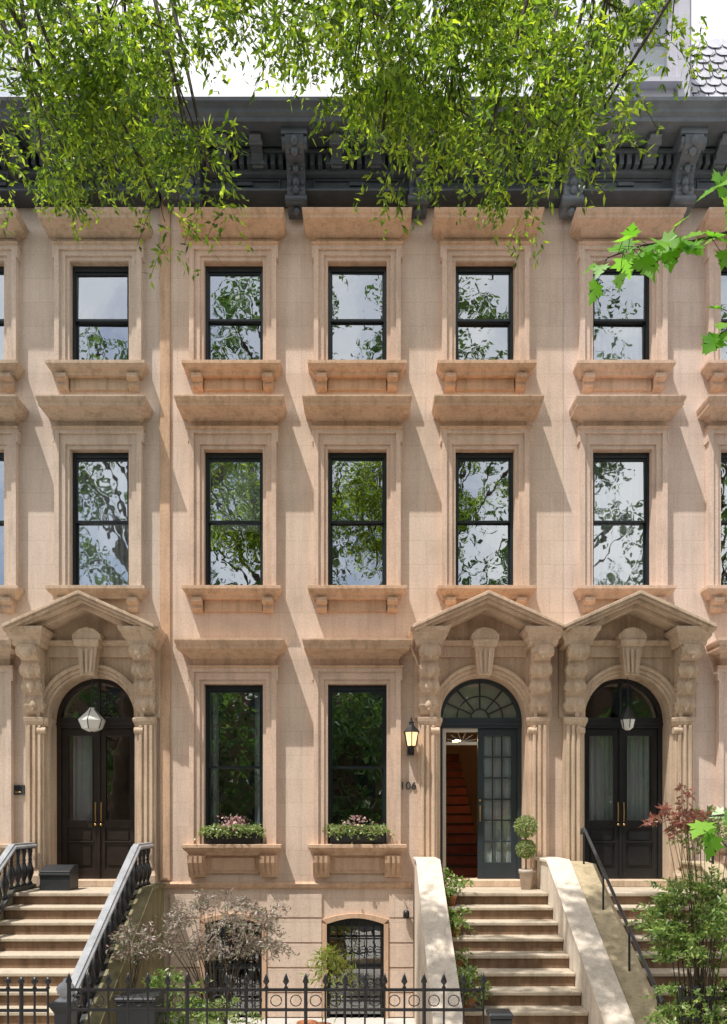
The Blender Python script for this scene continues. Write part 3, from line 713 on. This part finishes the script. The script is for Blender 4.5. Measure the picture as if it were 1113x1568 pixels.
for bi,bb in enumerate(br):
    tb.tube(bb,[.03,.012,.007,.005,.003][:len(bb)],'twig',6)
    B=np.array(bb); pts=[]
    for i in range(1,len(B)-1): pts+= [B[i]+(B[i+1]-B[i])*t for t in np.linspace(0,1,8)]
    for a in pts:
        for _ in range(1 if bi else 2):
            d=rng.normal(size=3)*np.array([.8,.6,.4])+np.array([-.35,-.1,-.45]); d/=np.linalg.norm(d)
            L=rng.uniform(.03,.13); e=a+d*L; tb.tube([tuple(a),tuple(e)],.002,'twig',3,False)
            PP.append(e);DD.append(d+np.array([0,0,-.3]));NN.append(np.array([rng.normal()*.5,-.8,.75+rng.normal()*.3]))
tb.build('trunk_and_branches',mE)
n=len(PP); LL=rng.uniform(.08,.145,n); leaves_obj('foliage',np.array(PP),np.array(DD),np.array(NN),LL,LL*1.05,'leafmaple',mE,(shape,faces))

# trees on far side of the street (they show in the window reflections)
def bigtree(x,y,h,r,ncl,z0f=.16):
    E=empty('street_tree'); b=MB()
    b.tube([(x,y,0),(x+.1,y,h*.25),(x-.1,y,h*.5),(x,y,h*.9)],[.30,.24,.16,.05],'bark',10)
    S=[]
    for i in range(ncl):
        a=rng.uniform(0,6.28); z=rng.uniform(h*z0f,h); rad=r*math.sqrt(max(.12,1-((z-h*.55)/(h*.5))**2))*rng.uniform(.3,1)
        c=(x+rad*math.cos(a),y+rad*math.sin(a),z); b.tube([(x,y,z*.75),((x+c[0])/2,(y+c[1])/2,z*.92),c],[.08,.05,.02],'bark',5)
        S.append(ell(22,c,(1.15,1.15,.7)))
    S=np.concatenate(S); m=len(S)
    P,Dr,Nn,_,_=twigs(S,norm(rng.normal(size=(m,3))),rng.uniform(.4,.9,m),7,.6,.8,.06)
    leaves_obj('foliage',P,Dr,Nn,rng.uniform(.20,.32,len(P)),rng.uniform(.10,.16,len(P)),'leafback',E); b.build('trunk_and_limbs',E)
for (x,y,h,r,nc) in [(-9.5,-20,23,4.2,52),(-3.6,-21,27,4.4,64),(2.6,-20,26,4.2,64),(8.5,-21,27,4.4,60),(14.5,-20,23,4.2,40)]: bigtree(x,y,h,r,nc)
for (x,y,h,r,nc) in [(-7,-24,8.5,2.6,34),(-1,-24,8,2.8,36),(5,-24,8.5,2.6,34),(11,-24,8,2.6,24)]: bigtree(x,y,h,r,nc,.08)

# yard plants
def plant(name,base,c,r,n,nl,tl,L,W,mat,droop=.4,stems=8,sp=.8,stemr=.012,mat2=None,hollow=0):
    E=empty(name); b=MB()
    kk=max(4,n//6); cen=ell(kk,c,r,hollow); S=cen[rng.integers(0,kk,n)]+rng.normal(0,.04,(n,3))
    out=S-np.array(c); out[:,2]=np.abs(out[:,2])*.5+.05; out=norm(out+rng.normal(0,.1,out.shape))
    P,Dr,Nn,mi,en=twigs(S,out,rng.uniform(.5,1.2,n)*tl,nl,droop,sp,.008)
    for i in range(min(stems,kk)):
        a=cen[i]; m=np.array([base[0]*.5+a[0]*.5+rng.uniform(-.06,.06),base[1]*.5+a[1]*.5,base[2]*.35+a[2]*.65])
        b.tube([tuple(base),tuple(m),tuple(a)],[stemr,stemr*.6,stemr*.25],'twig',6)
    for i in range(0,n,2): b.tube([tuple(S[i]),tuple(mi[i]),tuple(en[i])],.0022,'twig',3,False)
    b.build('stems',E)
    leaves_obj('foliage',P,Dr,Nn,rng.uniform(.7,1.2,len(P))*L,rng.uniform(.8,1.2,len(P))*W,mat,E); return E
def at(px,py,p): s=1200/(D-p); return ((px-556.5)/s,-p,CZ+(1250-py)/s)
plant('japanese_maple',(-1.85,-2,0),at(338,1425,2.0),(.90,.45,.44),370,12,.26,.07,.020,'leafjm',.5,22,.9)
plant('garden_shrub',(-2.3,-3,0),at(270,1540,3.0),(.4,.3,.3),130,12,.2,.06,.03,'leafshrub')
plant('garden_shrub',(-1.6,-3.2,0),at(350,1570,3.2),(.35,.3,.28),130,12,.18,.06,.03,'leafvar')
plant('garden_shrub',(-2.9,-2.4,0),at(205,1440,2.4),(.2,.2,.3),80,9,.16,.06,.025,'leafjm')
plant('hanging_spider_plant',at(505,1500,1.6),at(507,1470,1.6),(.14,.14,.10),60,9,.36,.11,.022,'leafyel',1.2,6)
plant('red_leaf_maple',(3.95,-2.9,.2),at(1035,1240,4.2),(.22,.2,.30),70,9,.14,.07,.03,'leafred',.3,10,stemr=.008)
plant('flowering_shrub',(3.4,-4.2,0),at(1080,1275,4.2),(.24,.2,.22),90,9,.18,.06,.03,'leafvar',.3,8,stemr=.008)
plant('garden_shrub',(3.35,-4.1,0),at(1070,1420,4.2),(.44,.35,.48),420,12,.2,.065,.028,'leafshrub',.3,22)
plant('garden_shrub',(3.3,-4.1,0),at(1075,1545,4.2),(.40,.3,.3),150,12,.2,.055,.03,'leafshrub',.4,12)
def pot(b,c,r,h,m): b.lathe(c,[(r*.7,0),(r*.95,h*.8),(r*1.08,h*.8),(r*1.08,h),(r*.9,h),(r*.85,h*.9)],m,14)
E=empty('topiary_plant'); b=MB(); tc=(2.40,-.42,2.0)
pot(b,tc,.10,.30,'potw'); b.tube([(tc[0],tc[1],2.2),(tc[0],tc[1],2.95)],.012,'twig',6)
b.build('pot_and_stem',E)
for z,r in ((2.60,.13),(2.93,.155)):
    P=norm(rng.normal(size=(1100,3))); leaves_obj('clipped_ball',np.array([tc[0],tc[1],z])+P*r*rng.uniform(.8,1.04,(1100,1)),P+rng.normal(0,.7,P.shape),P,.035,.024,'leafvar',E)
def potted(px,py,p,r,h,mat,rr,n=40,pm='terra'):
    x,y,z=at(px,py,p); k=max(1,math.ceil((p-PL)/TR)); z=ZL-R*k if p>PL else ZL
    E=plant('potted_plant',(x,y,z+h),(x,y,z+h+rr*.75),(rr,rr,rr*.8),n,8,rr*.8,.06,.035,mat,.6,5); b=MB(); pot(b,(x,y,z),r,h,pm); b.build('pot',E)
potted(690,1400,1.03,.08,.14,'leafshrub',.17,60); potted(697,1440,1.6,.08,.14,'leafshrub',.16,50); potted(700,1480,2.15,.07,.13,'leafvar',.11,25); potted(718,1512,2.75,.09,.17,'leafshrub',.17,60)
potted(698,1500,2.45,.06,.12,'leafvar',.08,22)
for px,p in ((470,3.2),(492,3.3)):
    E=empty('terracotta_pot'); b=MB(); x=PX(px,p); pot(b,(x,-p,.55),.11,.22,'terra'); b.box(x-.1,x+.1,-p-.1,-p+.1,0,.55,'tread'); b.build('pot',E)
for cx in (cols[0],cols[1]):
    E=empty('flower_window_box'); b=MB(); z=2.665
    b.mould(cx-.40,cx+.40,[(.16,z),(.19,z+.13),(.20,z+.14),(.20,z+.16)],'iron',yb=-.02,ends=.6); b.build('planter_box',E,.004)
    n=210; S=np.stack([rng.uniform(cx-.42,cx+.42,n),rng.uniform(-.22,-.06,n),rng.uniform(z+.15,z+.25,n)],1); d=rng.normal(size=(n,3))*.8; d[:,1]-=.3;d[:,2]=np.abs(d[:,2])+.3
    P,Dr,Nn,_,_=twigs(S,norm(d),rng.uniform(.06,.18,n),7,.8); leaves_obj('leaves',P,Dr,Nn,.05,.032,'leafvar',E)
    n=80; P=np.stack([rng.normal(cx+.02,.12,n),rng.uniform(-.28,-.06,n),rng.uniform(z+.2,z+.42,n)],1); leaves_obj('flowers',P,rng.normal(size=(n,3)),rng.normal(size=(n,3)),.05,.04,'flowerp',E)
def binobj(px,py,p,w,h,name='trash_bin'):
    b=MB(); x,y,z=at(px,py,p)
    b.mould(x-w/2,x+w/2,[(p+w*.42,0),(p+w*.5,z-.06)],'bin',yb=-p+w*.5,ends=.4); b.mould(x-w/2-.01,x+w/2+.01,[(p+w*.54,z-.055),(p+w*.55,z-.02),(p+w*.45,z),],'bin',yb=-p+w*.56,ends=.4)
    b.tube([(x-w*.4,-p+w*.58,z-.08),(x+w*.4,-p+w*.58,z-.08)],.015,'bin',6); b.build(name,None,.01)
binobj(215,1520,3.3,.40,1); binobj(765,1548,4.3,.20,1)
b=MB(); x,y,z=at(88,1368,.5)
b.pryz([(-.62,2.0),(-.60,2.28),(-.42,2.36),(-.25,2.36),(-.25,2.0)],x-.22,x+.22,'bin'); b.box(x-.23,x+.23,-.63,-.60,2.22,2.25,'bin'); b.build('storage_box',None,.01)

# ---------------- ground ----------------
def sheet(name,x0,x1,y0,y1,z,m):
    b=MB(); b.add([(x0,y0,z),(x1,y0,z),(x1,y1,z),(x0,y1,z)],[(0,1,2,3)],m); return b.build(name)
M['asphalt']=stone('asphalt',(.06,.06,.062),.15,stain=.1,bump=.6)
M['concrete']=stone('sidewalk_concrete',(.56,.53,.49),.08,stain=.08)
M['soil']=stone('ground_soil',(.16,.13,.09),.2)
M['brickfar']=stone('opposite_brick',(.20,.13,.10),.15,True,row=.08,bw=.22)
M['linewhite']=paint('road_paint',(.7,.7,.68),.6,var=.1)
sheet('ground',-300,300,-300,300,-.14,'soil'); sheet('road',-120,120,-16.2,-8.6,-.136,'asphalt'); 
for xx in range(-6,7): sheet('road_marking' ,xx*6,xx*6+2.4,-12.46,-12.34,-.132,'linewhite')
b=MB(); b.box(-120,120,-8.4,.0,-.3,0,'concrete'); b.box(-120,120,-8.6,-8.402,-.3,-.004,'cheek')
b.build('sidewalk'); b=MB(); b.box(-120,120,-21.5,-16.4,-.3,0,'concrete'); b.box(-120,120,-16.398,-16.2,-.3,-.004,'cheek'); b.build('sidewalk')
E=empty('brick_row_house'); b=MB(); b.box(-40,40,-36,-27,-.1,11.5,'brickfar'); b.box(-40,40,-27,-26.6,11.2,11.6,'cornice')
for i in range(-12,13):
    for z in (1.2,4.4,7.6):
        xx=i*2.6; b.box(xx-.65,xx+.65,-27.0,-26.9,z-.15,z-.0,'riser'); b.box(xx-.55,xx+.55,-27,-26.98,z,z+1.9,'sash'); b.box(xx-.7,xx+.7,-27,-26.85,z+1.9,z+2.15,'riser')
b.build('facade',E)

# ---------------- light / world / camera ----------------
d=Vector((.34,.30,-1)).normalized()
sl_=bpy.data.lights.new('sun','SUN'); sl_.energy=5; sl_.angle=math.radians(.5); sl_.color=(1,.96,.90)
so=bpy.data.objects.new('sun',sl_); sc.collection.objects.link(so); so.rotation_euler=d.to_track_quat('-Z','Y').to_euler()
w_=bpy.data.worlds.new('World'); sc.world=w_; w_.use_nodes=True; nt=w_.node_tree; bg=nt.nodes['Background']
sk=nt.nodes.new('ShaderNodeTexSky'); sk.sky_type='NISHITA'; sk.sun_disc=False; sk.sun_elevation=math.asin(-d.z); sk.sun_rotation=math.atan2(-d.x,-d.y)
sk.air_density=1.0; sk.dust_density=2.5; sk.ozone_density=1
tc=nt.nodes.new('ShaderNodeTexCoord'); 
nn=noise(nt,tc.outputs['Generated'],2.2,4,.6)
cf=ramp(nt,nn,[(.36,(0,0,0)),(.56,(1,1,1))])
mx=nt.nodes.new('ShaderNodeMix'); mx.data_type='RGBA'; nt.links.new(cf,mx.inputs[0]); nt.links.new(sk.outputs[0],mx.inputs[6]); mx.inputs[7].default_value=(9.0,9.0,9.0,1)
nt.links.new(mx.outputs[2],bg.inputs[0]); bg.inputs[1].default_value=.15
cam=bpy.data.cameras.new('camera'); co=bpy.data.objects.new('camera',cam); sc.collection.objects.link(co); sc.camera=co
co.location=(0,-D,CZ); co.rotation_euler=(math.pi/2,0,0); cam.sensor_fit='HORIZONTAL'; cam.sensor_width=36; cam.lens=36*1200/1113; cam.shift_y=(1250-784)/1113; cam.clip_end=1000; cam.clip_start=.05
sc.view_settings.view_transform='Standard'; sc.view_settings.look='None'; sc.view_settings.exposure=0
